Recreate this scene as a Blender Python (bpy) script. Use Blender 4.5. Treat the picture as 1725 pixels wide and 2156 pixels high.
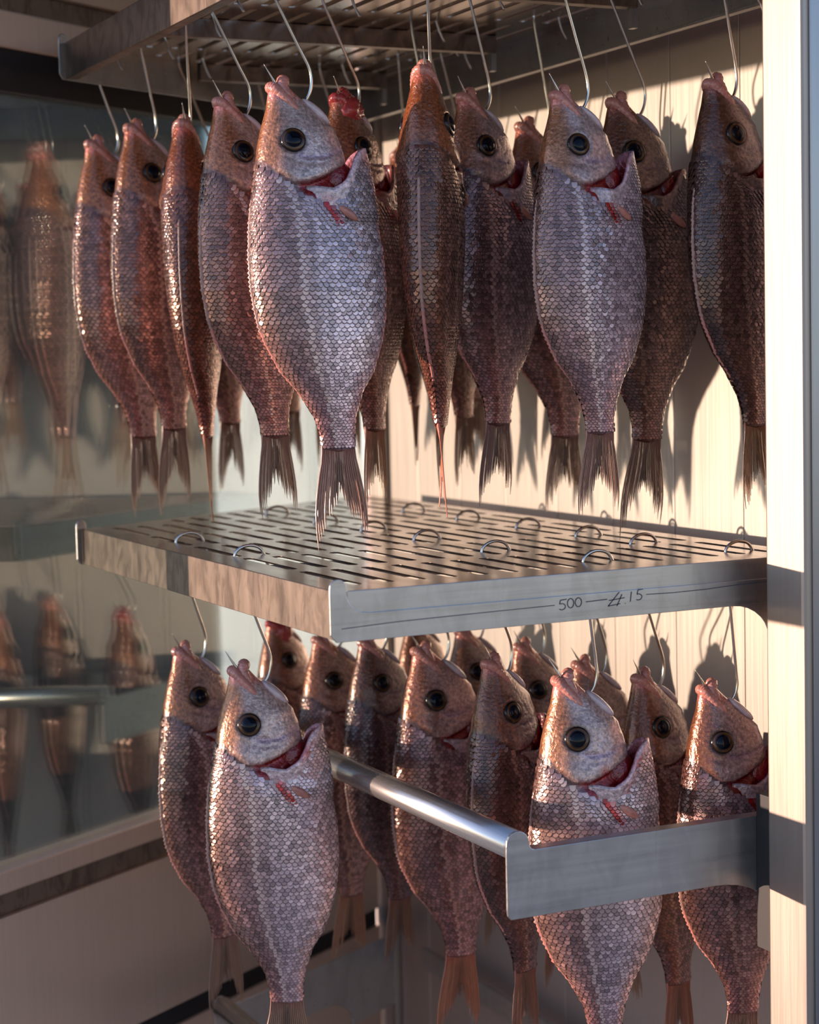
import bpy, math, random
import numpy as np
from mathutils import Matrix, Vector

# ------------------------------------------------------------------ clear
for o in list(bpy.data.objects):
    bpy.data.objects.remove(o, do_unlink=True)
scene = bpy.context.scene
COL = scene.collection
PI = math.pi

# ------------------------------------------------------------------ camera
RIGHT = Vector((0.8998, -0.4357, -0.0231)).normalized()
FWD = Vector((0.4328, 0.8980, -0.0799)).normalized()
UP = RIGHT.cross(FWD).normalized()
FWD = UP.cross(RIGHT).normalized()
CAM = Vector((-0.694, -1.593, 0.211))
cd = bpy.data.cameras.new('camera')
co = bpy.data.objects.new('camera', cd)
COL.objects.link(co)
m = Matrix((RIGHT, UP, -FWD)).transposed().to_4x4()
m.translation = CAM
co.matrix_world = m
cd.sensor_fit = 'HORIZONTAL'
cd.sensor_width = 36.0
cd.lens = 36.0 * 4041.8 / 1725.0
cd.clip_start = 0.05
cd.clip_end = 200
cd.dof.use_dof = True
cd.dof.focus_distance = 2.0
cd.dof.aperture_fstop = 7.0
scene.camera = co

# ------------------------------------------------------------------ world, sun, exposure
world = bpy.data.worlds.new('world')
scene.world = world
world.use_nodes = True
bg = world.node_tree.nodes['Background']

SUN_AZ = math.radians(28)       # light travels +X and a little -Y
SUN_EL = math.radians(1.5)
sd = bpy.data.lights.new('sun', 'SUN')
sd.energy = 6.8
sd.color = (1.0, 0.705, 0.55)
sd.angle = math.radians(0.6)
so = bpy.data.objects.new('sun', sd)
COL.objects.link(so)
sdir = Vector((math.cos(SUN_AZ) * math.cos(SUN_EL), -math.sin(SUN_AZ) * math.cos(SUN_EL), -math.sin(SUN_EL)))
so.rotation_euler = (-sdir).to_track_quat('Z', 'Y').to_euler()
so.location = (-3, 1, 1)
sky = world.node_tree.nodes.new('ShaderNodeTexSky')
sky.sky_type = 'NISHITA'
sky.sun_disc = False
sky.sun_elevation = math.radians(28)
sky.sun_rotation = math.atan2(-sdir.x, -sdir.y)
sky.altitude = 50
sky.air_density = 1.0
sky.dust_density = 0.25
sky.ozone_density = 2.5
tint = world.node_tree.nodes.new('ShaderNodeMix')
tint.data_type = 'RGBA'
tint.blend_type = 'MULTIPLY'
tint.inputs[0].default_value = 1.0
tint.inputs[7].default_value = (0.99, 0.94, 1.02, 1)
world.node_tree.links.new(sky.outputs[0], tint.inputs[6])
world.node_tree.links.new(tint.outputs[2], bg.inputs[0])
bg.inputs[1].default_value = 0.195

scene.view_settings.view_transform = 'Standard'
scene.view_settings.look = 'None'
scene.view_settings.exposure = 0.28
scene.view_settings.gamma = 1.0
scene.view_settings.use_curve_mapping = False

# ------------------------------------------------------------------ materials
def new_mat(name):
    mt = bpy.data.materials.new(name)
    mt.use_nodes = True
    nt = mt.node_tree
    return mt, nt, nt.nodes['Principled BSDF']

def N(nt, typ, **kw):
    n = nt.nodes.new(typ)
    for k, v in kw.items():
        setattr(n, k, v)
    return n

def ramp(nt, stops):
    r = N(nt, 'ShaderNodeValToRGB')
    e = r.color_ramp.elements
    while len(e) < len(stops):
        e.new(0.5)
    for i, (p, c) in enumerate(stops):
        e[i].position = p
        e[i].color = (*c, 1)
    return r

def steel(name, base=(0.58, 0.56, 0.54), rough=0.34, metal=0.9, grain=(260, 260, 5), bump=0.06, stain=0.0, stain_scale=9.0,
          stain_col=(0.20, 0.16, 0.13)):
    mt, nt, b = new_mat(name)
    tc = N(nt, 'ShaderNodeTexCoord')
    mp = N(nt, 'ShaderNodeMapping')
    mp.inputs['Scale'].default_value = grain
    nz = N(nt, 'ShaderNodeTexNoise')
    nz.inputs['Scale'].default_value = 1.0
    nz.inputs['Detail'].default_value = 4
    nt.links.new(tc.outputs['Object'], mp.inputs[0])
    nt.links.new(mp.outputs[0], nz.inputs['Vector'])
    mr = N(nt, 'ShaderNodeMapRange')
    mr.inputs[1].default_value = 0.25; mr.inputs[2].default_value = 0.75
    mr.inputs[3].default_value = rough - 0.04; mr.inputs[4].default_value = rough + 0.05
    nt.links.new(nz.outputs[0], mr.inputs[0])
    nt.links.new(mr.outputs[0], b.inputs['Roughness'])
    bp = N(nt, 'ShaderNodeBump')
    bp.inputs['Strength'].default_value = bump
    bp.inputs['Distance'].default_value = 0.002
    nt.links.new(nz.outputs[0], bp.inputs['Height'])
    nt.links.new(bp.outputs[0], b.inputs['Normal'])
    b.inputs['Metallic'].default_value = metal
    cr = ramp(nt, [(0.25, tuple(c * 0.95 for c in base)), (0.75, tuple(min(1, c * 1.04) for c in base))])
    nt.links.new(nz.outputs[0], cr.inputs[0])
    last = cr.outputs[0]
    if stain > 0:
        mp2 = N(nt, 'ShaderNodeMapping')
        mp2.inputs['Scale'].default_value = (stain_scale * 2.0, stain_scale * 2.0, stain_scale * 0.9)
        nt.links.new(tc.outputs['Object'], mp2.inputs[0])
        n2 = N(nt, 'ShaderNodeTexNoise')
        n2.inputs['Scale'].default_value = 1.0
        n2.inputs['Detail'].default_value = 6
        n2.inputs['Roughness'].default_value = 0.62
        n2.inputs['Distortion'].default_value = 0.8
        nt.links.new(mp2.outputs[0], n2.inputs['Vector'])
        r2 = ramp(nt, [(0.46, (0, 0, 0)), (0.60, (stain, stain, stain))])
        nt.links.new(n2.outputs[0], r2.inputs[0])
        mx = N(nt, 'ShaderNodeMix', data_type='RGBA')
        nt.links.new(r2.outputs[0], mx.inputs[0])
        nt.links.new(last, mx.inputs[6])
        mx.inputs[7].default_value = (*stain_col, 1)
        last = mx.outputs[2]
    nt.links.new(last, b.inputs['Base Color'])
    return mt

M = {}
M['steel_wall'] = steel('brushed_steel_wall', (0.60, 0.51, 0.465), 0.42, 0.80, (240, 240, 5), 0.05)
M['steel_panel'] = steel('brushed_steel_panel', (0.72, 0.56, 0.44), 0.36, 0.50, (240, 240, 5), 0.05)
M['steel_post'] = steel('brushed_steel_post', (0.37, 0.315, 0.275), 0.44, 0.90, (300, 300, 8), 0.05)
M['steel_side'] = steel('steel_outer_skin', (0.27, 0.28, 0.30), 0.30, 0.92, (120, 120, 6), 0.04, 0.35, 6.0, (0.25, 0.25, 0.26))
M['steel_rack'] = steel('satin_steel_rack', (0.50, 0.49, 0.48), 0.30, 0.92, (8, 160, 160), 0.03, 0.35, 14.0, (0.33, 0.32, 0.31))
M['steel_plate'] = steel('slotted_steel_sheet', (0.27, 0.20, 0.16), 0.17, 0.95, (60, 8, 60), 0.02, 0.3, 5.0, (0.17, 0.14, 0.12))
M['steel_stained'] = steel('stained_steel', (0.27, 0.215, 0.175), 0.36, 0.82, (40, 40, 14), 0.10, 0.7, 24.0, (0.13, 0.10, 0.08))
M['steel_tube'] = steel('polished_steel_tube', (0.66, 0.63, 0.58), 0.26, 0.92, (300, 10, 300), 0.02)
M['wire'] = steel('hook_wire', (0.66, 0.63, 0.55), 0.20, 1.0, (60, 60, 60), 0.02)

def plain(name, col, rough=0.5, metal=0.0, spec=0.5, bump=0.0, bscale=40):
    mt, nt, b = new_mat(name)
    nz = N(nt, 'ShaderNodeTexNoise')
    nz.inputs['Scale'].default_value = bscale
    nz.inputs['Detail'].default_value = 4
    tc = N(nt, 'ShaderNodeTexCoord')
    nt.links.new(tc.outputs['Object'], nz.inputs['Vector'])
    cr = ramp(nt, [(0.3, tuple(c * 0.8 for c in col)), (0.7, tuple(min(1, c * 1.15) for c in col))])
    nt.links.new(nz.outputs[0], cr.inputs[0])
    nt.links.new(cr.outputs[0], b.inputs['Base Color'])
    b.inputs['Roughness'].default_value = rough
    b.inputs['Metallic'].default_value = metal
    b.inputs['Specular IOR Level'].default_value = spec
    if bump:
        bp = N(nt, 'ShaderNodeBump')
        bp.inputs['Strength'].default_value = bump
        bp.inputs['Distance'].default_value = 0.002
        nt.links.new(nz.outputs[0], bp.inputs['Height'])
        nt.links.new(bp.outputs[0], b.inputs['Normal'])
    return mt

M['gasket'] = plain('black_rubber', (0.012, 0.012, 0.013), 0.55)
M['paleblue'] = plain('sky_panel_blue', (0.62, 0.78, 0.92), 0.6, bscale=4)  # colour of the added panel that stands in for bright sky
M['slate'] = plain('dark_slate_paint', (0.030, 0.036, 0.036), 0.7, bscale=5)
M['concrete'] = plain('sandy_paving', (0.52, 0.40, 0.30), 0.85, bump=0.3, bscale=12)
M['pencil'] = plain('pencil_graphite', (0.06, 0.065, 0.075), 0.6)
M['lip'] = plain('pink_lip', (0.56, 0.23, 0.18), 0.2, spec=0.7, bump=0.9, bscale=130)
M['membrane'] = plain('pale_membrane', (0.66, 0.52, 0.53), 0.2, spec=0.7, bump=0.2, bscale=110)
M['gill'] = plain('red_gill', (0.22, 0.008, 0.012), 0.18, spec=0.8, bump=0.8, bscale=220)
M['flesh'] = plain('pink_flesh', (0.50, 0.20, 0.15), 0.28, spec=0.6, bump=0.4, bscale=180)
M['rawred'] = plain('raw_red_flesh', (0.42, 0.05, 0.05), 0.18, spec=0.8, bump=0.9, bscale=90)
M['pupil'] = plain('eye_pupil', (0.003, 0.004, 0.009), 0.06, spec=0.22)

def attr_mat(name, rough, metal, spec, coat, bump, bscale, sub=0.0, mottle=0.0):
    mt, nt, b = new_mat(name)
    at = N(nt, 'ShaderNodeAttribute', attribute_name='Col')
    oi = N(nt, 'ShaderNodeObjectInfo')
    mx = N(nt, 'ShaderNodeMix', data_type='RGBA', blend_type='MULTIPLY')
    mx.inputs[0].default_value = 1.0
    nt.links.new(at.outputs['Color'], mx.inputs[6])
    nt.links.new(oi.outputs['Color'], mx.inputs[7])
    nt.links.new(mx.outputs[2], b.inputs['Base Color'])
    b.inputs['Metallic'].default_value = metal
    b.inputs['Roughness'].default_value = rough
    b.inputs['Specular IOR Level'].default_value = spec
    b.inputs['Coat Weight'].default_value = coat
    b.inputs['Coat Roughness'].default_value = 0.12
    if sub:
        b.inputs['Subsurface Weight'].default_value = sub
        b.inputs['Subsurface Radius'].default_value = (0.01, 0.004, 0.002)
        b.inputs['Subsurface Scale'].default_value = 0.3
    tc = N(nt, 'ShaderNodeTexCoord')
    nz = N(nt, 'ShaderNodeTexNoise')
    nz.inputs['Scale'].default_value = bscale
    nz.inputs['Detail'].default_value = 3
    nt.links.new(tc.outputs['Object'], nz.inputs['Vector'])
    bp = N(nt, 'ShaderNodeBump')
    bp.inputs['Strength'].default_value = bump
    bp.inputs['Distance'].default_value = 0.002
    nt.links.new(nz.outputs[0], bp.inputs['Height'])
    nt.links.new(bp.outputs[0], b.inputs['Normal'])
    if mottle:
        n2 = N(nt, 'ShaderNodeTexNoise')
        n2.inputs['Scale'].default_value = 260
        n2.inputs['Detail'].default_value = 5
        n2.inputs['Roughness'].default_value = 0.65
        nt.links.new(tc.outputs['Object'], n2.inputs['Vector'])
        r2 = ramp(nt, [(0.38, (1 - mottle,) * 3), (0.62, (1.25, 1.25, 1.25))])
        nt.links.new(n2.outputs[0], r2.inputs[0])
        m2 = N(nt, 'ShaderNodeMix', data_type='RGBA', blend_type='MULTIPLY')
        m2.inputs[0].default_value = 1.0
        nt.links.new(mx.outputs[2], m2.inputs[6])
        nt.links.new(r2.outputs[0], m2.inputs[7])
        nt.links.new(m2.outputs[2], b.inputs['Base Color'])
    return mt

M['skin'] = attr_mat('wet_fish_skin', 0.27, 0.30, 0.6, 0.25, 0.55, 240, mottle=0.42)
M['scale'] = attr_mat('fish_scales', 0.21, 0.38, 0.6, 0.30, 0.15, 500)
M['fin'] = attr_mat('fin_membrane', 0.36, 0.0, 0.5, 0.15, 0.2, 300)
M['iris'] = attr_mat('eye_iris', 0.15, 0.1, 0.35, 0.1, 0.0, 100)

def glass_mat():
    mt = bpy.data.materials.new('window_glass')
    mt.use_nodes = True
    nt = mt.node_tree
    nt.nodes.clear()
    out = N(nt, 'ShaderNodeOutputMaterial')
    tr = N(nt, 'ShaderNodeBsdfTransparent')
    tr.inputs[0].default_value = (0.80, 0.86, 0.85, 1)
    gl = N(nt, 'ShaderNodeBsdfGlossy')
    gl.inputs[0].default_value = (0.95, 0.95, 0.92, 1)
    gl.inputs['Roughness'].default_value = 0.02
    lw = N(nt, 'ShaderNodeLayerWeight')
    lw.inputs[0].default_value = 0.45
    mr = N(nt, 'ShaderNodeMapRange')
    mr.inputs[3].default_value = 0.09; mr.inputs[4].default_value = 0.55
    nt.links.new(lw.outputs['Fresnel'], mr.inputs[0])
    mx = N(nt, 'ShaderNodeMixShader')
    nt.links.new(mr.outputs[0], mx.inputs[0])
    nt.links.new(tr.outputs[0], mx.inputs[1])
    nt.links.new(gl.outputs[0], mx.inputs[2])
    nt.links.new(mx.outputs[0], out.inputs[0])
    return mt
M['glass'] = glass_mat()

# ------------------------------------------------------------------ mesh helpers
def link(name, mesh, mat=None, parent=None):
    o = bpy.data.objects.new(name, mesh)
    COL.objects.link(o)
    if mat is not None:
        mesh.materials.append(M[mat])
    if parent is not None:
        o.parent = parent
    return o

def mesh_obj(name, verts, faces, mat=None, parent=None, smooth=False, bevel=0.0):
    me = bpy.data.meshes.new(name)
    me.from_pydata([tuple(v) for v in verts], [], faces)
    me.update()
    if smooth:
        me.polygons.foreach_set('use_smooth', [True] * len(me.polygons))
    o = link(name, me, mat, parent)
    if bevel > 0:
        bv = o.modifiers.new('bevel', 'BEVEL')
        bv.width = bevel
        bv.segments = 2
        bv.limit_method = 'ANGLE'
    return o

def empty(name, loc=(0, 0, 0), rz=0.0):
    o = bpy.data.objects.new(name, None)
    o.empty_display_size = 0.03
    COL.objects.link(o)
    o.location = loc
    o.rotation_euler = (0, 0, rz)
    return o

def tag(o, label=None, cat=None, group=None, kind=None):
    if label: o['label'] = label
    if cat: o['category'] = cat
    if group: o['group'] = group
    if kind: o['kind'] = kind
    return o

BOXF = [(0, 3, 2, 1), (4, 5, 6, 7), (0, 1, 5, 4), (1, 2, 6, 5), (2, 3, 7, 6), (3, 0, 4, 7)]
def boxv(x0, x1, y0, y1, z0, z1):
    return [(x0, y0, z0), (x1, y0, z0), (x1, y1, z0), (x0, y1, z0), (x0, y0, z1), (x1, y0, z1), (x1, y1, z1), (x0, y1, z1)]

def box(name, x0, x1, y0, y1, z0, z1, mat, parent=None, bevel=0.0):
    return mesh_obj(name, boxv(x0, x1, y0, y1, z0, z1), BOXF, mat, parent, bevel=bevel)

def prism_between(name, P, Q, off, z0, z1, mat, parent=None, bevel=0.0):
    """vertical slab from P to Q (xy), thickness vector off (xy)"""
    v = [(P[0], P[1], z0), (Q[0], Q[1], z0), (Q[0] + off[0], Q[1] + off[1], z0), (P[0] + off[0], P[1] + off[1], z0)]
    v += [(a, b, z1) for a, b, _ in v]
    return mesh_obj(name, v, BOXF, mat, parent, bevel=bevel)

def extrude_outline(name, pts, frame, thick, mat, parent=None, bevel=0.0):
    """pts: (s, z) outline; frame: origin xy, direction xy, normal xy"""
    (ox, oy), (dx, dy), (nx, ny) = frame
    n = len(pts)
    v = [(ox + dx * s, oy + dy * s, z) for s, z in pts]
    v += [(ox + dx * s + nx * thick, oy + dy * s + ny * thick, z) for s, z in pts]
    f = [tuple(range(n)), tuple(range(2 * n - 1, n - 1, -1))]
    for i in range(n):
        j = (i + 1) % n
        f.append((i, i + n, j + n, j))
    return mesh_obj(name, v, f, mat, parent, bevel=bevel)

def catmull(pts, n=8):
    P = [Vector(p) for p in pts]
    P = [P[0] * 2 - P[1]] + P + [P[-1] * 2 - P[-2]]
    out = []
    for i in range(1, len(P) - 2):
        a, b, c, d = P[i - 1], P[i], P[i + 1], P[i + 2]
        for k in range(n):
            t = k / n
            out.append(0.5 * ((2 * b) + (c - a) * t + (2 * a - 5 * b + 4 * c - d) * t * t + (3 * b - a - 3 * c + d) * t ** 3))
    out.append(P[-2])
    return out

def tube(path, radii, sides=8):
    path = [Vector(p) for p in path]
    n = len(path)
    if not hasattr(radii, '__len__'):
        radii = [radii] * n
    t = [(path[min(i + 1, n - 1)] - path[max(i - 1, 0)]).normalized() for i in range(n)]
    ref = Vector((0, 0, 1)) if abs(t[0].z) < 0.9 else Vector((1, 0, 0))
    u = t[0].cross(ref).normalized()
    v, f = [], []
    for i in range(n):
        u = (u - t[i] * u.dot(t[i])).normalized()
        w = t[i].cross(u)
        for k in range(sides):
            a = 2 * PI * k / sides
            v.append(path[i] + (u * math.cos(a) + w * math.sin(a)) * radii[i])
    for i in range(n - 1):
        for k in range(sides):
            k2 = (k + 1) % sides
            f.append((i * sides + k, i * sides + k2, (i + 1) * sides + k2, (i + 1) * sides + k))
    f.append(tuple(range(sides - 1, -1, -1)))
    f.append(tuple(range((n - 1) * sides, n * sides)))
    return v, f

def tube_obj(name, path, radii, mat, parent=None, sides=8):
    v, f = tube(path, radii, sides)
    return mesh_obj(name, v, f, mat, parent, smooth=True)

# ------------------------------------------------------------------ the setting
XB = 0.62                       # back wall plane
FS = 0.653                      # slope of the angled glass wall  Y = FY0 + FS*X
FY0 = 0.875
Z_LO, Z_HI = -1.12, 0.86
fd = Vector((1, FS, 0)).normalized()          # along the angled wall
fn = Vector((-fd.y, fd.x, 0))                 # outward normal of the angled wall
def fw(x):
    return (x, FY0 + FS * x)

# ground outside
gr = mesh_obj('ground', [(-14, -14, -1.45), (14, -14, -1.45), (14, 14, -1.45), (-14, 14, -1.45)], [(0, 1, 2, 3)], 'concrete')
tag(gr, 'warm sandy paving under the steel cabinet', 'ground', kind='structure')

# back wall with brushed panels
wb = box('wall_back', XB + 0.006, XB + 0.03, -0.09, 1.30, Z_LO, Z_HI, 'gasket')
tag(wb, 'brushed steel back wall of the cabinet with vertical seams', 'wall', kind='structure')
pw = 0.143
y = -0.09
edges = []
yy = 0.097 - pw
while yy < 1.30:
    edges.append(yy)
    yy += pw
edges = [-0.09] + [e for e in edges if e > -0.05] + [1.30]
for a, b in zip(edges[:-1], edges[1:]):
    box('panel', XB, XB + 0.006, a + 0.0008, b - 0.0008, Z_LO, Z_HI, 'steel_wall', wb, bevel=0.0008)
# corner trim strip and narrow slotted upright in the far corner
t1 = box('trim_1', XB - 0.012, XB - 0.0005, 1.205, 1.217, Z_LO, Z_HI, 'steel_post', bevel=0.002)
tag(t1, 'narrow bright steel strip in the far corner of the back wall', 'trim', kind='structure')

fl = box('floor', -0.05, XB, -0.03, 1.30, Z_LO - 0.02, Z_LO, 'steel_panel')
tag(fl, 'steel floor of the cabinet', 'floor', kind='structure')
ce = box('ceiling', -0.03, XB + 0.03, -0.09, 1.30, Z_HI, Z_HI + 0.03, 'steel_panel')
tag(ce, 'steel ceiling of the cabinet', 'ceiling', kind='structure')

# near wall: its bright end face is the upright beside the racks
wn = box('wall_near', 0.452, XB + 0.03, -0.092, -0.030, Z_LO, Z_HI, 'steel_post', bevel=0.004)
tag(wn, 'thick brushed steel side wall whose end faces the sun', 'wall', kind='structure')
box('outer_skin', 0.462, 0.50, -0.0945, -0.0915, Z_LO, Z_HI, 'steel_side', wn, bevel=0.0008)
box('outer_skin', 0.501, XB + 0.03, -0.0945, -0.0915, Z_LO, Z_HI, 'steel_side', wn, bevel=0.0008)

# angled far wall: lower steel panel, dark groove, lowest panel
X0W, X1W = -0.34, 0.615
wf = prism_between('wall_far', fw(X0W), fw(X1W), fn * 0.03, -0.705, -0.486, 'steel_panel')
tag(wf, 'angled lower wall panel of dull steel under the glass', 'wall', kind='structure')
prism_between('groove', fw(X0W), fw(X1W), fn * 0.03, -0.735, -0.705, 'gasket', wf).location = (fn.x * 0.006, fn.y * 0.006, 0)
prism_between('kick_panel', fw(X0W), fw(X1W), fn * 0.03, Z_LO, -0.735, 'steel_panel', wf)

# window: frame rails, gasket, pane
wi = empty('window_1', (fw(0.2)[0], fw(0.2)[1], -0.5))
tag(wi, 'large fixed glass pane in a steel frame mirroring the fish', 'window', kind='structure')
def wpart(name, z0, z1, d0, d1, mat, bevel=0.0, xa=X0W, xb=X1W):
    a, b = fw(xa), fw(xb)
    o = prism_between(name, (a[0] + fn.x * d0 - wi.location.x, a[1] + fn.y * d0 - wi.location.y),
                      (b[0] + fn.x * d0 - wi.location.x, b[1] + fn.y * d0 - wi.location.y), fn * (d1 - d0),
                      z0 - wi.location.z, z1 - wi.location.z, mat, wi, bevel)
    return o
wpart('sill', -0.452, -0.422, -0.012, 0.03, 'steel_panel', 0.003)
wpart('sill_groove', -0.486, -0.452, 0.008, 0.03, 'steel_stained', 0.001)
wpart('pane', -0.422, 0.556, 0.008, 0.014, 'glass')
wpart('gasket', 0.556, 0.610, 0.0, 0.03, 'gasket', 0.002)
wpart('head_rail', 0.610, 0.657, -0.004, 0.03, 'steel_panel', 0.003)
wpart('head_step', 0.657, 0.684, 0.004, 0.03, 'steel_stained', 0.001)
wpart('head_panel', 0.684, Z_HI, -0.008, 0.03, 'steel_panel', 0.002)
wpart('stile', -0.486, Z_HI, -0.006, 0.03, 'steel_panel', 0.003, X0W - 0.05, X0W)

# dark board and hedge-like screen seen through the glass
E0 = CAM + (FWD + RIGHT * ((452 - 862.5) / 4041.8)) * 4.2
E1 = E0 - RIGHT * 2.2
bd = prism_between('screen_board', (E0.x, E0.y), (E1.x, E1.y), (FWD.x * 0.06, FWD.y * 0.06), -1.45, 1.6, 'slate')
tag(bd, 'dark slate board standing outside behind the glass', 'board')

G0 = CAM + (FWD + RIGHT * ((436 - 862.5) / 4041.8)) * 5.2
gd = Vector((0.42, -0.90, 0)).normalized()
G1 = G0 + gd * 1.9
pwl = prism_between('added_sky_panel', (G0.x, G0.y), (G1.x, G1.y), (0.05, 0.02), -1.45, 0.75, 'paleblue')  # added panel, turned to catch sun, gives the bright patch behind the glass
tag(pwl, 'pale blue panel added outside for the bright sky beyond the glass', 'sky panel')

# ------------------------------------------------------------------ racks
YF0, YFS = 0.825, 0.56           # far edge of the racks  Y = YF0 + YFS*X
XR = 0.545                       # rear edge
ffd = Vector((1, YFS, 0)).normalized()
ffn = Vector((-ffd.y, ffd.x, 0))
COLS = [0.0405 + 0.0338 * k for k in range(15)]
ROWS = [(0.045 + 0.1587 * k, 0.181 + 0.1587 * k) for k in range(8)]
HW = 0.0058

def semi(cx, cy, r, sgn, n=5):
    return [(cx + r * math.cos(a), cy + sgn * r * math.sin(a)) for a in [PI * i / n for i in range(n + 1)]]

def slotted_plate(name, parent, mat):
    v, f = [], []
    def poly(pts):
        i0 = len(v)
        v.extend([(x, y, 0.0) for x, y in pts])
        f.append(tuple(range(i0, i0 + len(pts))))
    xs = [0.0]
    for c in COLS:
        xs += [c - HW, c + HW]
    xs.append(XR)
    yf = lambda x: YF0 + YFS * x - 0.002
    for i in range(0, len(xs), 2):          # solid strips
        a, b = xs[i], xs[i + 1]
        poly([(a, 0.001), (b, 0.001), (b, yf(b)), (a, yf(a))])
    for c in COLS:                          # bridge pieces between slots
        y0 = 0.001
        end = yf(c)
        rows = []
        for a, b in ROWS:
            b2 = min(b, end - 0.022)
            if b2 - a > 0.03:
                rows.append((a, b2))
        prev = None
        for a, b in rows + [None and 0 or (None, None)]:
            lo = []
            if prev is None:
                lo = [(c - HW, y0), (c + HW, y0)]
            else:
                lo = [(x, yv) for x, yv in semi(c, prev - HW, HW, 1)][::-1]
            if a is None:
                hi = [(c + HW, yf(c + HW)), (c - HW, yf(c - HW))]
            else:
                hi = semi(c, a + HW, HW, -1)
            poly(lo + hi)
            prev = b
    o = mesh_obj(name, v, f, mat, parent)
    sm = o.modifiers.new('solid', 'SOLIDIFY')
    sm.thickness = 0.0016
    sm.offset = -1
    return o

def tab_outline(h, r, rear, fil, low):
    """side plate outline in (s, z): front tab with round head, shallow top, rear fillet"""
    o = [(-0.004, -h)]
    o += [(-0.010, -h + 0.007)]
    o += [(-0.010 + r - r * math.cos(a), 0.012 - r + r * math.sin(a)) for a in [PI * i / 8 for i in range(9)]]
    x1 = -0.010 + 2 * r
    o += [(x1, -0.004), (x1 + 0.002, -0.010), (x1 + 0.007, -0.0155), (x1 + 0.014, -0.0192), (x1 + 0.024, -0.0205)]
    o += [(rear, -0.0205), (rear, -low)]
    c = low - h
    o += [(fil + c * 1.25 * math.sin(a), -h - c * (1 - math.cos(a))) for a in [PI / 2 * i / 7 for i in range(7, -1, -1)]]
    return o

def make_rack(z, label, markings=False):
    rt = empty('slotted_rack', (0, 0, z))
    tag(rt, label, 'rack')
    slotted_plate('slotted_sheet', rt, 'steel_plate')
    # front apron
    box('front_apron', -0.0005, 0.0015, 0.0, YF0 - 0.001, -0.046, -0.0005, 'steel_stained', rt, bevel=0.0006)
    box('apron_lip', 0.0016, 0.014, 0.002, YF0 - 0.004, -0.0460, -0.0446, 'steel_stained', rt)
    # near side: tray skirt and frame plate with the tab
    box('tray_skirt', 0.0085, XR, 0.0, 0.0016, -0.042, 0.0004, 'steel_rack', rt, bevel=0.0007)
    out = tab_outline(0.046, 0.0085, 0.56, 0.432, 0.082)
    extrude_outline('side_plate', out, ((0, -0.0002), (1, 0), (0, -1)), 0.0024, 'steel_rack', rt, bevel=0.0005)
    # far side, angled
    extrude_outline('side_plate', out, ((0, YF0 + 0.0003), (ffd.x, ffd.y), (ffn.x, ffn.y)), 0.0024, 'steel_rack', rt, bevel=0.0005)
    prism_between('tray_skirt', (0.003, YF0 + 0.003 * YFS - 0.0018), (XR, YF0 + XR * YFS - 0.0018), ffn * 0.0016, -0.042, -0.0004, 'steel_rack', rt)
    # rear skirt with rolled lip
    box('rear_skirt', XR - 0.0016, XR, 0.002, YF0 + YFS * XR - 0.004, -0.048, -0.0004, 'steel_rack', rt)
    box('rear_lip', XR - 0.012, XR - 0.0016, 0.004, YF0 + YFS * XR - 0.012, -0.0500, -0.0464, 'steel_rack', rt, bevel=0.0005)
    # ribs under the sheet
    for yr in (0.268, 0.601, 0.93):
        xa = 0.012 if yr < 0.8 else (yr - YF0) / YFS + 0.03
        rb = box('rib', xa, 0.498, yr - 0.008, yr + 0.008, -0.024, -0.0018, 'steel_stained', rt, bevel=0.0008)
        box('bracket', 0.492, 0.499, yr - 0.005, yr + 0.005, -0.046, -0.024, 'steel_rack', rb)
    if markings:
        v, f = [], []
        def stroke(pts, w=0.0005):
            for (x0, z0), (x1, z1) in zip(pts[:-1], pts[1:]):
                d = Vector((x1 - x0, z1 - z0)); l = d.length or 1e-6
                nx, nz = -d.y / l * w, d.x / l * w
                i = len(v)
                Y = -0.0029
                v.extend([(x0 + nx, Y, z0 + nz), (x1 + nx, Y, z1 + nz), (x1 - nx, Y, z1 - nz), (x0 - nx, Y, z0 - nz)])
                f.append((i, i + 1, i + 2, i + 3))
        def arc(cx, cz, rx, rz, a0, a1, n=12):
            return [(cx + rx * math.cos(a0 + (a1 - a0) * i / n), cz + rz * math.sin(a0 + (a1 - a0) * i / n)) for i in range(n + 1)]
        stroke([(0.001, -0.0335), (0.06, -0.0312), (0.14, -0.0300), (0.225, -0.0290)], 0.0004)
        # 500
        stroke([(0.2385, -0.0240), (0.2315, -0.0246), (0.2305, -0.0285)])
        stroke(arc(0.2330, -0.0310, 0.0040, 0.0030, 2.0, -2.4))
        stroke(arc(0.2428, -0.0283, 0.0036, 0.0046, 0, 2 * PI))
        stroke(arc(0.2515, -0.0280, 0.0036, 0.0044, 0, 2 * PI))
        stroke([(0.2600, -0.0283), (0.2700, -0.0280), (0.2840, -0.0276)])
        # 4 15
        stroke([(0.2980, -0.0215), (0.2850, -0.0345), (0.2990, -0.0330)])
        stroke([(0.2860, -0.0290), (0.3040, -0.0275)])
        stroke([(0.3010, -0.0240), (0.2950, -0.0352)])
        stroke([(0.3045, -0.0335), (0.3050, -0.0330)])
        stroke([(0.3120, -0.0222), (0.3105, -0.0320)])
        stroke([(0.3255, -0.0205), (0.3195, -0.0212), (0.3185, -0.0255)])
        stroke(arc(0.3200, -0.0280, 0.0040, 0.0030, 2.0, -2.2))
        stroke([(0.3290, -0.0262), (0.36, -0.0268), (0.40, -0.0262), (0.44, -0.0244), (0.49, -0.0236)], 0.0004)
        mesh_obj('pencil_marking', v, f, 'pencil', rt)
    return rt

make_rack(0.62, 'slotted steel rack at the top, seen from below with welded ribs')
make_rack(0.0, 'slotted steel rack in the middle, handwritten 500 and 415 on its side', True)

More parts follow.
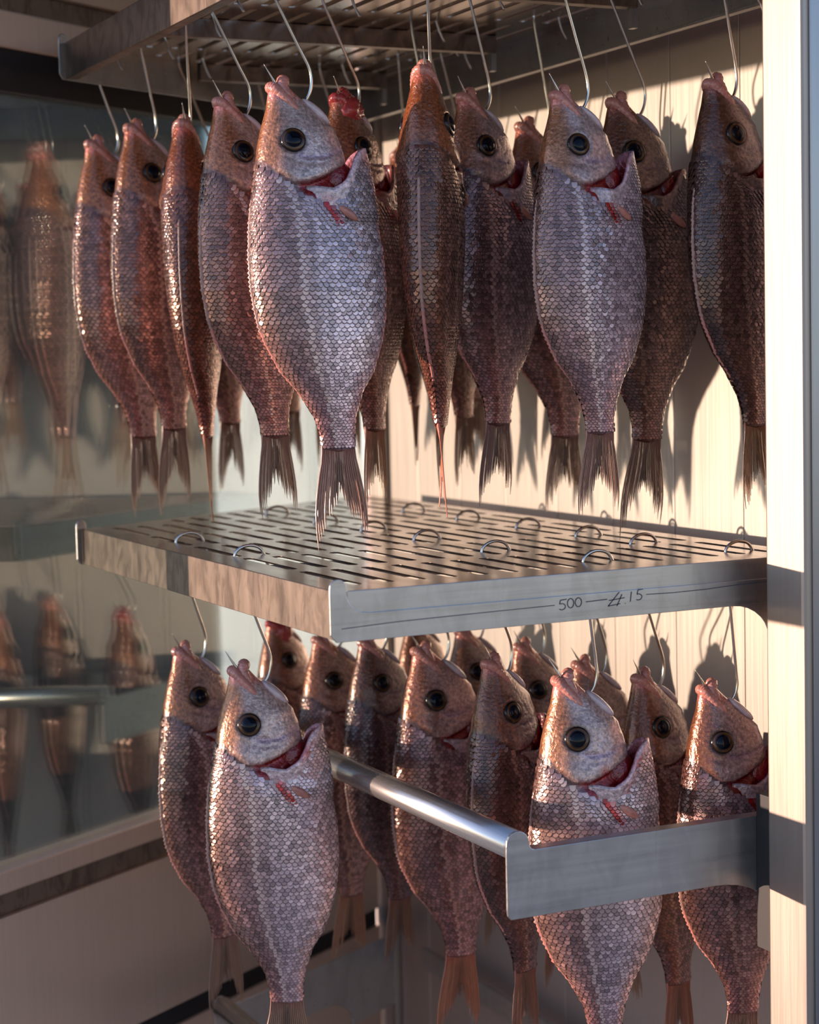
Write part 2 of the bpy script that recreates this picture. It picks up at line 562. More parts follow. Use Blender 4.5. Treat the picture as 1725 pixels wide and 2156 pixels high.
def make_frame(z, x, label, ys):
    """open pull-out frame: two side plates and a round front tube"""
    rt = empty('pullout_frame', (x, 0, z))
    tag(rt, label, 'rack')
    h, r = 0.068, 0.0125
    o = [(0.004, -h), (0.0005, -h + 0.004), (0.0, -h + 0.010), (0.0, 0.004)]
    o += [(r - r * math.cos(a), 0.006 + 0.012 * math.sin(a)) for a in [PI * i / 9 for i in range(1, 9)]]
    o += [(0.0255, 0.003), (0.0275, -0.0005), (0.031, -0.002)]
    o += [(0.289, -0.002), (0.289, -0.002), (0.425, -0.002), (0.425, -h - 0.045)]
    c = 0.045
    o += [(0.240 + 0.075 * math.sin(a), -h - c * (1 - math.cos(a))) for a in [PI / 2 * i / 8 for i in range(8, -1, -1)]]
    extrude_outline('side_plate', o, ((0, 0.0), (1, 0), (0, -1)), 0.003, 'steel_rack', rt, bevel=0.0006)
    extrude_outline('side_plate', o, ((0, ys), (ffd.x, ffd.y), (ffn.x, ffn.y)), 0.003, 'steel_rack', rt, bevel=0.0006)
    box('top_flange', 0.031, 0.40, 0.0, 0.014, -0.0042, -0.0022, 'steel_rack', rt, bevel=0.0006)
    tube_obj('front_tube', [(0.0125, 0.0005, 0.003), (0.0125, 0.3, 0.003), (0.0125, 0.6, 0.003), (0.0125, ys + 0.004, 0.003)], 0.0145, 'steel_tube', rt, 24)
    box('rear_bar', 0.412, 0.424, 0.0, ys + 0.20, -0.06, -0.03, 'steel_rack', rt, bevel=0.001)
    return rt

make_frame(-0.262, 0.167, 'open steel pull-out frame with round front tube below the pencil-marked rack', 0.90)
make_frame(-0.676, 0.167, 'lowest open steel frame, round tube end showing under the hanging tails', 0.845)
# black box standing for the dark gap beside the side wall
rc = box('dark_gap_box', 0.458, 0.70, -0.0295, -0.0035, -0.40, -0.24, 'gasket')
tag(rc, 'black box standing for the dark gap beside the steel side wall', 'gap box')

# ------------------------------------------------------------------ fish
UT = np.array([0, .02, .05, .09, .13, .16, .18, .20, .22, .25, .28, .355, .43, .50, .54, .606, .65, .705, .744, .775])
DL = np.array([-.022, -.026, -.031, -.043, -.052, -.056, -.059, -.061, -.064, -.068, -.071, -.074, -.071, -.060, -.047, -.014, .022, .055, .066, .068])
BR = np.array([.020, .040, .078, .122, .133, .134, .131, .128, .136, .176, .209, .222, .227, .222, .214, .192, .165, .146, .141, .143])
UT2 = np.array([.10, .12, .16, .20, .25, .28, .30, .355])
BR2 = np.array([.176, .180, .190, .199, .207, .2115, .2140, .222])
TT = np.array([.016, .024, .034, .045, .053, .057, .060, .062, .063, .065, .066, .064, .059, .052, .048, .038, .030, .021, .015, .010])
UOPQ = ([0, .2, .4, .55, .75, 1], [.155, .18, .208, .208, .195, .168])

def sm(x, a, b):
    t = np.clip((x - a) / (b - a), 0, 1)
    return t * t * (3 - 2 * t)

def wob(rng, n=6, k=1.0):
    A = rng.normal(size=(n, 3)) * k
    p = rng.uniform(0, 6.28, n)
    def g(x, y, z):
        s = 0
        for i in range(n):
            s = s + np.sin(A[i, 0] * x + A[i, 1] * y + A[i, 2] * z + p[i])
        return s / n
    return g

def mixc(a, b, t):
    t = np.asarray(t)[..., None]
    return np.asarray(a) * (1 - t) + np.asarray(b) * t

class Fish:
    def __init__(s, L, seed, dep=1.0, bend=0.0, curl=0.0, gape=1.0, fat=1.0):
        s.L, s.dep, s.bend, s.curl, s.gape, s.fat = L, dep, bend, curl, gape, fat
        s.rng = np.random.default_rng(seed)
        s.n1 = wob(s.rng, 10, 60.0 / 0.48)
        s.n2 = wob(s.rng, 10, 190.0 / 0.48)
        s.n3 = wob(s.rng, 8, 25.0 / 0.48)
    def prof(s, u, flap=False):
        d = np.interp(u, UT, DL) * s.dep
        b = np.interp(u, UT, BR)
        if flap:
            b = b + (np.interp(u, UT2, BR2) - b) * (0.35 + 0.65 * s.gape)
        b = b * s.dep
        return d, b, np.interp(u, UT, TT) * s.fat
    def warp(s, x, y, u):
        y = y + s.bend * (u - 0.15) ** 2
        x = x + s.curl * (u - 0.1) ** 2 * (u > 0.1)
        return x, y
    def surf(s, u, th, flap=False, off=0.0):
        u, th = np.broadcast_arrays(np.asarray(u, float), np.asarray(th, float))
        d, b, t = s.prof(u, flap)
        cx, a = (d + b) / 2, (b - d) / 2
        c, sn = np.cos(th), np.sin(th)
        x = cx + (a + off) * c
        y = (t + off) * sn * (1 - 0.16 * c)
        x, y = s.warp(x, y, u)
        return np.stack([x, y, -u], -1) * s.L
    def frame(s, u, th, flap=False):
        e = 1e-3
        P = s.surf(u, th, flap)
        Tu = s.surf(u + e, th, flap) - s.surf(u - e, th, flap)
        Tv = s.surf(u, th + e, flap) - s.surf(u, th - e, flap)
        Tu /= np.linalg.norm(Tu, axis=-1, keepdims=True)
        Tv /= np.linalg.norm(Tv, axis=-1, keepdims=True) + 1e-12
        Nn = np.cross(Tu, Tv)
        Nn /= np.linalg.norm(Nn, axis=-1, keepdims=True) + 1e-12
        # outward
        d, b, t = s.prof(np.asarray(u))
        ctr = np.stack([(d + b) / 2 * s.L + 0 * P[..., 0], 0 * P[..., 1], P[..., 2]], -1)
        sg = np.sign(np.sum((P - ctr) * Nn, -1, keepdims=True))
        sg[sg == 0] = 1
        return P, Tu, Tv, Nn * sg
    def flank_col(s, u, q, P):
        """pigment from the back (q=0) to the belly (q=1)"""
        c = np.empty(P.shape)
        back = np.array([.260, .155, .120]); side = np.array([.290, .190, .178]); low = np.array([.52, .455, .475]); bel = np.array([.52, .44, .43])
        c = mixc(back, side, sm(q, .02, .20))
        c = mixc(c, low, sm(q, .28, .55))
        c = mixc(c, bel, sm(q, .72, .95))
        n = s.n3(P[..., 0], P[..., 1], P[..., 2] * .5)
        c = c * (1 + .45 * n[..., None])
        # lengthwise dark rows
        st = 0.5 + 0.5 * np.sin(q * 62 + 1.5 * s.n3(P[..., 0], P[..., 1], P[..., 2]))
        c = c * (1 - .28 * (st * (1 - sm(q, .55, .8)))[..., None])
        c = mixc(c, np.array([.40, .16, .17]), .45 * sm(u, .60, .75) * (0.6 + .6 * n))
        return np.clip(c, .01, 1)

def set_col(me, cols):
    a = me.color_attributes.new('Col', 'FLOAT_COLOR', 'POINT')
    c = np.ones((len(me.vertices), 4), np.float32)
    c[:, :3] = cols
    a.data.foreach_set('color', c.ravel())

def grid_faces(nu, nv, wrap=True):
    i = np.arange(nu - 1)[:, None]
    k = np.arange(nv if wrap else nv - 1)[None, :]
    k2 = (k + 1) % nv
    return np.stack([i * nv + k, i * nv + k2, (i + 1) * nv + k2, (i + 1) * nv + k], -1).reshape(-1, 4).tolist()

def np_mesh(name, V, F, cols, mat, parent, smooth=True):
    me = bpy.data.meshes.new(name)
    me.from_pydata(V.tolist(), [], F)
    me.update()
    if smooth:
        me.polygons.foreach_set('use_smooth', [True] * len(me.polygons))
    if cols is not None:
        set_col(me, cols)
    return link(name, me, mat, parent)

def build_body(fs, root):
    us = np.concatenate([np.linspace(0, .05, 9)[:-1], np.linspace(.05, .15, 18)[:-1], np.linspace(.15, .26, 34)[:-1], np.linspace(.26, .775, 40)])
    nv = 56
    th = np.linspace(0, 2 * PI, nv, endpoint=False)
    U, T = np.meshgrid(us, th, indexing='ij')
    P, Tu, Tv, Nn = fs.frame(U, T)
    q = (1 + np.cos(T)) / 2
    uop = np.interp(q, *UOPQ)
    L = fs.L
    n1 = fs.n1(P[..., 0], P[..., 1], P[..., 2]); n2 = fs.n2(P[..., 0], P[..., 1], P[..., 2]); n3 = fs.n3(P[..., 0], P[..., 1], P[..., 2])
    dist = U - uop
    # gill cover stands proud and drops sharply at its rear edge
    h = .0085 * sm(dist, -.075, -.008) * (1 - sm(dist, -.004, .004)) * sm(q, .12, .35)
    h -= .006 * (1 - sm(dist, .004, .03)) * sm(dist, -.003, .004) * sm(q, .3, .45)
    # preopercle groove, brow and cheek swelling
    pre = np.abs(dist + .050 + .012 * np.sin(q * 5))
    h -= .0022 * np.exp(-(pre / .005) ** 2) * sm(q, .35, .5)
    pre2 = np.abs(dist + .036 + .010 * np.sin(q * 5))
    h -= .0015 * np.exp(-(pre2 / .004) ** 2) * sm(q, .35, .5)
    # socket around the eye
    ed = np.sqrt(((P[..., 0] / L - .018) / .030) ** 2 + ((U - .118) / .030) ** 2)
    h += .0030 * np.exp(-((ed - 1.0) / .22) ** 2) * (U < .2)
    h -= .0060 * np.exp(-(ed / .75) ** 4)
    h += .0008 * n1 * (U < .22)
    V = P + Nn * (h * L)[..., None]
    # colours
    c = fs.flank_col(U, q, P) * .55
    head = np.empty(P.shape)
    fore = np.array([.26, .115, .045]); cheek = np.array([.44, .38, .35]); jaw = np.array([.44, .35, .31])
    hc = mixc(fore, cheek, sm(q + .07 * n3 + .05 * n1, .16, .50))
    hc = mixc(hc, jaw, sm(q, .7, .95))
    hc = hc * (1 + .35 * n2 * sm(q, .3, .5) + .25 * n1)[..., None]
    hc = mixc(hc, np.array([.10, .07, .055]), np.clip(.75 * (n2 - .10), 0, .55) * sm(q, .3, .5))
    hc = mixc(hc, np.array([.60, .25, .20]), 1 - sm(U, .015, .040))
    hc = mixc(hc, np.array([.33, .27, .36]), .7 * np.exp(-(pre / .008) ** 2) * sm(q, .35, .5))
    hc = mixc(hc, np.array([.02, .015, .012]), np.exp(-(ed / .95) ** 6))
    hm = 1 - sm(dist, -.006, .006)
    c = mixc(c, hc, hm)
    blood = sm(dist, -.010, .004) * (1 - sm(dist, .035 + .02 * n3, .06)) * sm(q, .40 + .06 * n1, .52)
    c = mixc(c, np.array([.20, .008, .010]), np.clip(blood, 0, 1))
    spot = np.clip(n1 - .28, 0, 1) * 3 * sm(q, .35, .5) * np.exp(-((dist) / .03) ** 2)
    c = mixc(c, np.array([.30, .02, .015]), np.clip(spot, 0, .9))
    nu = len(us)
    Vf = V.reshape(-1, 3); cf = np.clip(c, .004, 1).reshape(-1, 3)
    F = grid_faces(nu, nv)
    # tail end cap and hollow mouth
    endc = fs.surf(np.array([.785]), np.array([PI / 2]))[0] * 1.0
    d, b, t = fs.prof(np.array(.775))
    xc, yc = fs.warp((d + b) / 2, np.array(0.0), np.array(.78))
    Vx = [np.array([xc, yc, -.782]) * L]
    base = (nu - 1) * nv
    i0 = len(Vf)
    F += [(base + k, base + (k + 1) % nv, i0) for k in range(nv)]
    ring = []
    m_u = [.012, .035]
    m_s = [.72, .35]
    for uu, ss in zip(m_u, m_s):
        R = V[0].copy()
        cc = R.mean(0)
        R = cc + (R - cc) * ss
        R[:, 2] = -uu * L
        ring.append(R)
    Vf = np.concatenate([Vf, np.array(Vx)] + ring)
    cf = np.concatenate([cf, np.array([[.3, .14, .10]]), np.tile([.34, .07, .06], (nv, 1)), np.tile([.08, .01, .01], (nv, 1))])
    r1, r2 = i0 + 1, i0 + 1 + nv
    for k in range(nv):
        k2 = (k + 1) % nv
        F.append((k2, k, r1 + k, r1 + k2))
        F.append((r1 + k2, r1 + k, r2 + k, r2 + k2))
    F.append(tuple(r2 + k for k in range(nv)))
    return np_mesh('body', Vf, F, cf, 'skin', root)

SPX = np.array([-.95, .95, 1.06, .74, 0, -.74, -1.06, .80, .55, 0, -.55, -.80])
SPU = np.array([-.75, -.75, .10, .74, 1.0, .74, .10, .04, .50, .70, .50, .04])
SPH = np.array([.05, .05, .45, .72, .80, .72, .45, .62, .98, 1.08, .98, .62])
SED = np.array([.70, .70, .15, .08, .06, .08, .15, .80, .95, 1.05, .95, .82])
def scale_faces(n):
    quads = [(2, 3, 8, 7), (3, 4, 9, 8), (4, 5, 10, 9), (5, 6, 11, 10)]
    inner = (0, 1, 7, 8, 9, 10, 11)
    sides = [(1, 2, 7), (0, 11, 6)]
    F = []
    for i in range(n):
        b = i * 12
        for f in quads:
            F.append((b + f[0], b + f[1], b + f[2], b + f[3]))
        F.append(tuple(b + k for k in inner))
        for f in sides:
            F.append((b + f[0], b + f[1], b + f[2]))
    return F

def build_scales(fs, root, coarse=1.0):
    L = fs.L
    V, F, Cc = [], [], []
    tbl = np.linspace(0, PI, 181)
    u = .150
    row = 0
    tot = 0
    while u < .768:
        size = np.interp(u, [.15, .3, .5, .65, .77], [.0110, .0130, .0132, .0106, .0084]) * coarse
        for side in (1, -1):
            S = fs.surf(np.full(181, u), tbl * side)
            seg = np.linalg.norm(np.diff(S, axis=0), axis=1)
            arc = np.concatenate([[0], np.cumsum(seg)])
            n = max(4, int(round(arc[-1] / (size * L))))
            k = (np.arange(n) + (.5 if row % 2 else 0.0) + fs.rng.uniform(-.08, .08, n)) / n
            k = k[(k > .004) & (k < .996)]
            th = np.interp(k * arc[-1], arc, tbl) * side
            uu = u + fs.rng.uniform(-.08, .08, len(th)) * size
            q = (1 + np.cos(th)) / 2
            uop = np.interp(q, *UOPQ)
            keep = (uu > uop + .012 + .10 * sm(q, .42, .52) * (1 - sm(q, .985, 1.0)) * 0 ) 
            # under the throat flap there are no scales
            keep &= ~((q > .42) & (uu < np.interp(q, [.42, .50, .62, 1], [.225, .236, .262, .262])))
            th, uu, q = th[keep], uu[keep], q[keep]
            if len(th) == 0:
                continue
            P, Tu, Tv, Nn = fs.frame(uu, th)
            add_scales(fs, V, F, Cc, P, Tu, Tv, Nn, fs.flank_col(uu, q, P), q, uu, size, arc[-1] / n)
        u += size * .66
        row += 1
    Vn = np.concatenate(V); Cn = np.concatenate(Cc)
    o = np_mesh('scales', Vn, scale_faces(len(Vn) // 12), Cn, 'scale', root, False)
    o['kind'] = 'stuff'
    return o

def add_scales(fs, V, F, Cc, P, Tu, Tv, Nn, col, q, uu, size, wid):
    px, pu, ph, edge = SPX, SPU, SPH, SED
    L = fs.L
    n = len(P)
    j = fs.rng.uniform(.92, 1.08, n)
    w = wid * .56 * j
    l = size * L * .66 * 1.05 * j
    lift = size * L * .13
    tilt = fs.rng.normal(0, .22, n)
    pts = (P[:, None, :] + Tv[:, None, :] * (px[None, :, None] * w[:, None, None])
           + Tu[:, None, :] * (pu[None, :, None] * l[:, None, None])
           + Nn[:, None, :] * ((ph[None, :] * lift + px[None, :] * tilt[:, None] * lift * 1.2 + .0006)[..., None]))
    col = col * fs.rng.uniform(.60, 1.42, (n, 1))
    if n and uu[0] < 1 and uu[0] > .20:
        li = np.abs(q - (.33 + .05 * sm(uu, .3, .7))).argmin()
        col[li] = np.array([.52, .42, .38])
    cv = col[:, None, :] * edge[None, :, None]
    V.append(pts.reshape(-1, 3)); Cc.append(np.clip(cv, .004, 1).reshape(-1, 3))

def build_flap(fs, root):
    """shoulder and throat behind the gill slit: a shell with a red inner face"""
    L = fs.L
    nth, nu = 41, 14
    th = np.radians(np.linspace(-102, 102, nth))
    ad = np.abs(np.degrees(th))
    utop = np.interp(ad, [0, 20, 34, 44, 53, 63, 77, 92, 102], [.128, .130, .138, .150, .176, .203, .219, .214, .214])
    utop = .214 + (utop - .214) * (0.45 + .55 * fs.gape)
    s = np.linspace(0, 1, nu)
    U = utop[None, :] + (.305 - utop[None, :]) * s[:, None]
    T = np.broadcast_to(th[None, :], U.shape)
    rim = np.exp(-(s[:, None] / .12) ** 2)
    fl = .0035 + .004 * fs.gape * (1 - s[:, None]) ** 2 + 0 * U
    fade = 1 - sm(ad, 80, 98)[None, :]
    fade = fade * (1 - sm(s, .55, .92))[:, None]
    fl = fl * fade + .0012 * fade - .0055 * (1 - fade)
    out = fs.surf(U, T, True, fl)
    inn = fs.surf(U, T, True, fl - .010 * (1 - .3 * rim))
    q = (1 + np.cos(T)) / 2
    c = fs.flank_col(np.full(U.shape, .3), q, out) * 1.0
    pale = np.array([.66, .55, .56])
    c = mixc(c, np.array([.34, .30, .29]), .6 * (1 - sm(s, .2, .6))[:, None] * np.ones(U.shape))
    c = mixc(c, pale, np.clip(1.1 * np.exp(-(s[:, None] / .09) ** 2) * (1 - sm(ad, 66, 84))[None, :], 0, 1))
    n1 = fs.n1(out[..., 0], out[..., 1], out[..., 2])
    c = mixc(c, np.array([.36, .03, .03]), np.clip((n1 - .15) * 2.5, 0, .8) * (1 - sm(s, .1, .6))[:, None])
    c = mixc(c, np.array([.42, .05, .05]), np.exp(-(np.degrees(T) / 7.0) ** 2))
    ci = np.broadcast_to(np.array([.26, .015, .02]), c.shape) * (1 + .5 * n1[..., None])
    ci = mixc(ci, np.array([.52, .28, .32]), np.clip(rim * np.ones(U.shape), 0, .8))
    V = np.concatenate([out.reshape(-1, 3), inn.reshape(-1, 3)])
    C = np.clip(np.concatenate([c.reshape(-1, 3), ci.reshape(-1, 3)]), .004, 1)
    n = nu * nth
    F = grid_faces(nu, nth, False)
    F2 = [(a + n, d + n, c_ + n, b + n) for a, b, c_, d in F]
    E = [(k + 1, k, k + n, k + 1 + n) for k in range(nth - 1)]
    E += [((nu - 1) * nth + k, (nu - 1) * nth + k + 1, (nu - 1) * nth + k + 1 + n, (nu - 1) * nth + k + n) for k in range(nth - 1)]
    E += [(i * nth, (i + 1) * nth, (i + 1) * nth + n, i * nth + n) for i in range(nu - 1)]
    E += [((i + 1) * nth + nth - 1, i * nth + nth - 1, i * nth + nth - 1 + n, (i + 1) * nth + nth - 1 + n) for i in range(nu - 1)]
    fo = np_mesh('throat_flap', V, F + F2 + E, C, 'skin', root)
    # small scales on the flap
    Vs, Fs, Cs = [], [], []
    size = .0105
    row = 0
    for u in np.arange(.150, .302, size * .66):
        for side in (1, -1):
            tb = np.radians(np.linspace(3, 100, 60))
            S = fs.surf(np.full(60, u), tb * side, True)
            arc = np.concatenate([[0], np.cumsum(np.linalg.norm(np.diff(S, axis=0), axis=1))])
            nn = max(3, int(round(arc[-1] / (size * L))))
            k = (np.arange(nn) + (.5 if row % 2 else .05)) / nn
            t_ = np.interp(k * arc[-1], arc, tb)
            ut = np.interp(np.degrees(t_), [0, 20, 34, 44, 53, 63, 77, 92, 102], [.128, .130, .138, .150, .176, .203, .219, .214, .214])
            ut = .214 + (ut - .214) * (0.45 + .55 * fs.gape)
            kp = u > ut + .014 + .012 * fs.rng.uniform(0, 1, nn) + .012 * (np.degrees(t_) > 50)
            t_ = t_[kp] * side
            if len(t_) == 0:
                continue
            uu = np.full(len(t_), u)
            P, Tu, Tv, Nn = fs.frame(uu, t_, True)
            ss = np.clip((uu - .214) / .09, 0, 1)
            lf = (1 - sm(np.degrees(np.abs(t_)), 80, 98)) * (1 - sm(uu, .262, .295))
            P = P + Nn * ((-.0005 + .0052 * lf) * L)[:, None]
            qq = (1 + np.cos(t_)) / 2
            fc = fs.flank_col(uu * 0 + .3, qq, P) * .8
            if fs.gape >= .7:
                fc = mixc(fc, np.array([.34, .012, .012]), np.clip(1.2 * np.exp(-((qq - (.46 + (uu - .215) * 2.6)) / .035) ** 2), 0, 1))
            add_scales(fs, Vs, Fs, Cs, P, Tu, Tv, Nn, fc, qq, uu * 0 + 5, size, arc[-1] / nn)
        row += 1
    if Vs:
        Vn = np.concatenate(Vs); Cn = np.concatenate(Cs)
        o = np_mesh('flap_scales', Vn, scale_faces(len(Vn) // 12), Cn, 'scale', fo, False)
        o['kind'] = 'stuff'
        o.color = (1, 1, 1, 1)
        return fo, o
    return fo, None

def ellipsoid(c, r, axes=None, nu=10, nv=16, ripple=0.0, rng=None):
    V, F = [], []
    A = axes if axes is not None else np.eye(3)
    for i in range(nu + 1):
        a = PI * i / nu
        for k in range(nv):
            b = 2 * PI * k / nv
            rr = 1 + (ripple * math.sin(9 * b + 4 * a) * math.sin(a) if ripple else 0)
            p = np.array([math.sin(a) * math.cos(b) * r[0] * rr, math.sin(a) * math.sin(b) * r[1] * rr, math.cos(a) * r[2]])
            V.append(np.asarray(c) + A.T @ p)
    V = np.array(V)
    F = grid_faces(nu + 1, nv)
    return V, F

def build_eyes(fs, root):
    L = fs.L
    for side in (-1, 1):
        u0, x0 = .118, .018
        th = None
        d, b, t = fs.prof(np.array(u0))
        cx, a = (d + b) / 2, (b - d) / 2
        th = math.acos(float((x0 - cx) / a)) * side
        P, Tu, Tv, Nn = fs.frame(np.array([u0]), np.array([th]))
        P, Tu, Nn = P[0], Tu[0], Nn[0]
        Tv = np.cross(Nn, Tu)
        prof = [(0.0270, -.0040), (0.0266, .0010), (.0250, .0034), (.0235, .0044), (.0225, .0049), (.0195, .0058), (.0172, .0062)]
        cols = [(.010, .008, .008), (.012, .010, .010), (.010, .009, .011), (.012, .009, .009), (.11, .048, .016), (.075, .03, .010), (.015, .010, .008)]
        V, C = [], []
        nv = 32
        for (r, z), c in zip(prof, cols):
            for k in range(nv):
                an = 2 * PI * k / nv
                V.append(P + (Tu * math.cos(an) + Tv * math.sin(an)) * r * L + Nn * z * L)
                C.append(np.array(c) * (1 + .25 * math.sin(an * 3 + u0)))
        F = grid_faces(len(prof), nv)
        e = np_mesh('eye', np.array(V), F, np.clip(np.array(C), .003, 1), 'iris', root)
        e.color = (1, 1, 1, 1)
        V = []
        pr = [(.0175, .0058), (.0160, .0076), (.0125, .0094), (.0085, .0105), (.0040, .0112)]
        for r, z in pr:
            for k in range(nv):
                an = 2 * PI * k / nv
                V.append(P + (Tu * math.cos(an) + Tv * math.sin(an)) * r * L + Nn * z * L)
        F = grid_faces(len(pr), nv)
        F.append(tuple((len(pr) - 1) * nv + k for k in range(nv)))
        np_mesh('pupil', np.array(V), F, None, 'pupil', e)

def build_mouth(fs, root, raw=False):
    L = fs.L
    rng = fs.rng
    def rim(t, up, outw, u0=0.0):
        P = fs.surf(np.array([u0]), np.array([t]))[0]
        c = fs.surf(np.array([u0]), np.array([0.0]))[0] * .5 + fs.surf(np.array([u0]), np.array([PI]))[0] * .5
        d = P - c
        d[2] = 0
        n = np.linalg.norm(d) + 1e-9
        P = P + d / n * outw * L
        P[2] += up * L
        return P
    def horseshoe(name, half, rads, mat):
        """half: (u, theta, outward) from the front to the corner"""
        ctl = [(u, -th, o) for u, th, o in half[::-1]] + [(u, th, o) for u, th, o in half[1:]]
        rr0 = rads[::-1] + rads[1:]
        pts = []
        for u, th, o in ctl:
            P = fs.surf(np.array([max(u, 0.0)]), np.array([th]), False, o)[0]
            P[2] = -u * L
            pts.append(P)
        path = catmull(pts, 5)
        n = len(path)
        rr = [float(np.interp(i / (n - 1) * (len(rr0) - 1), range(len(rr0)), rr0)) * L * (1 + .07 * math.sin(i * 2.3)) for i in range(n)]
        return tube_obj(name, path, rr, mat, root, 12)
    m1 = 'rawred' if raw else 'lip'
    horseshoe('upper_lip', [(.003, PI, -.004), (.004, 2.6, -.006), (.008, 2.2, -.005), (.017, 1.85, -.0055), (.030, 1.62, -.0055), (.044, 1.46, -.0055), (.058, 1.36, -.006)],
              [.0125, .0125, .0120, .0115, .0105, .0090, .0045], m1)
    horseshoe('lower_lip', [(-.011, 0.0, -.011), (-.009, .55, -.009), (-.001, 1.0, -.007), (.012, 1.2, -.006), (.030, 1.2, -.008)],
              [.0135, .0130, .0120, .0105, .0060], m1)
    # pale membrane bulging under the chin
    c = fs.surf(np.array([.052]), np.array([0.0]))[0]
    tdir = fs.surf(np.array([.085]), np.array([0.0]))[0] - fs.surf(np.array([.02]), np.array([0.0]))[0]
    tdir /= np.linalg.norm(tdir)
    side = np.array([0, 1.0, 0])
    nn = np.cross(tdir, side)
    A = np.stack([nn, side, tdir])
    V, F = ellipsoid(c + nn * 0.0, (.0105 * L, .020 * L, .040 * L), A, 10, 18)
    np_mesh('chin_membrane', V, F, None, 'membrane', root)
    if raw:
        c2 = fs.surf(np.array([.045]), np.array([0.0]))[0] * .55 + fs.surf(np.array([.045]), np.array([PI]))[0] * .45
        V, F = ellipsoid(c2 + np.array([-.004 * L, -.010 * L, .012 * L]), (.040 * L, .030 * L, .040 * L), None, 22, 30, .05)
        w1 = fs.n1(V[:, 0], V[:, 1], V[:, 2]) + .6 * fs.n2(V[:, 0], V[:, 1], V[:, 2])
        V = c2 + (V - c2) * (1 + .30 * w1)[:, None]
        np_mesh('torn_jaw', V, F, None, 'rawred', root)

def build_gills(fs, root):
    L = fs.L
    c = fs.surf(np.array([.205]), np.array([0.0]))[0]
    V, F = ellipsoid(c + np.array([-.012 * L, 0, 0]), (.040 * L, .038 * L, .055 * L), None, 14, 22, .10)
    np_mesh('gills', V, F, None, 'gill', root)

def build_pectoral(fs, root):
    L = fs.L
    for side in (-1, 1):
        P, Tu, Tv, Nn = fs.frame(np.array([.272]), np.array([math.radians(64) * side]), True)
        P, Tu, Nn = P[0], Tu[0], Nn[0]
        Tv = np.cross(Nn, Tu)
        bel = np.array([1.0, 0, 0]) - Nn * Nn[0]
        bel /= np.linalg.norm(bel)
        ax = Tu * .55 + bel * .84
        ax /= np.linalg.norm(ax)
        wd = np.cross(Nn, ax)
        A = np.stack([wd, Nn, ax])
        V, F = ellipsoid(P + Nn * .007 * L, (.0090 * L, .0060 * L, .026 * L), A, 8, 12)
        np_mesh('pectoral_fin', V, F, None, 'flesh', root)

def build_ridge(fs, root):
    """trimmed stubs of the back fin: a low pale crest"""
    L = fs.L
    V, C = [], []
    us = np.linspace(.235, .672, 92)
    for i, u in enumerate(us):
        e = fs.surf(np.array([u]), np.array([PI]))[0]
        h = (.0060 + .0050 * (i % 2) * fs.rng.uniform(.3, 1)) * L * math.sin(PI * min(1, max(0, (u - .228) / .455))) ** .4
        w = .0052 * L
        for dx, dy in ((.003 * L, w), (-h * .7, w * .55), (-h, 0), (-h * .7, -w * .55), (.003 * L, -w)):
            V.append(e + np.array([dx, dy, 0]))
            k = fs.rng.uniform(.8, 1.2)
            base = np.array([.36, .20, .16]) if u < .52 else np.array([.52, .20, .16])
            C.append(base * k)
    F = grid_faces(len(us), 5, False)
    np_mesh('dorsal_ridge', np.array(V), F, np.clip(np.array(C), 0, 1), 'fin', root)

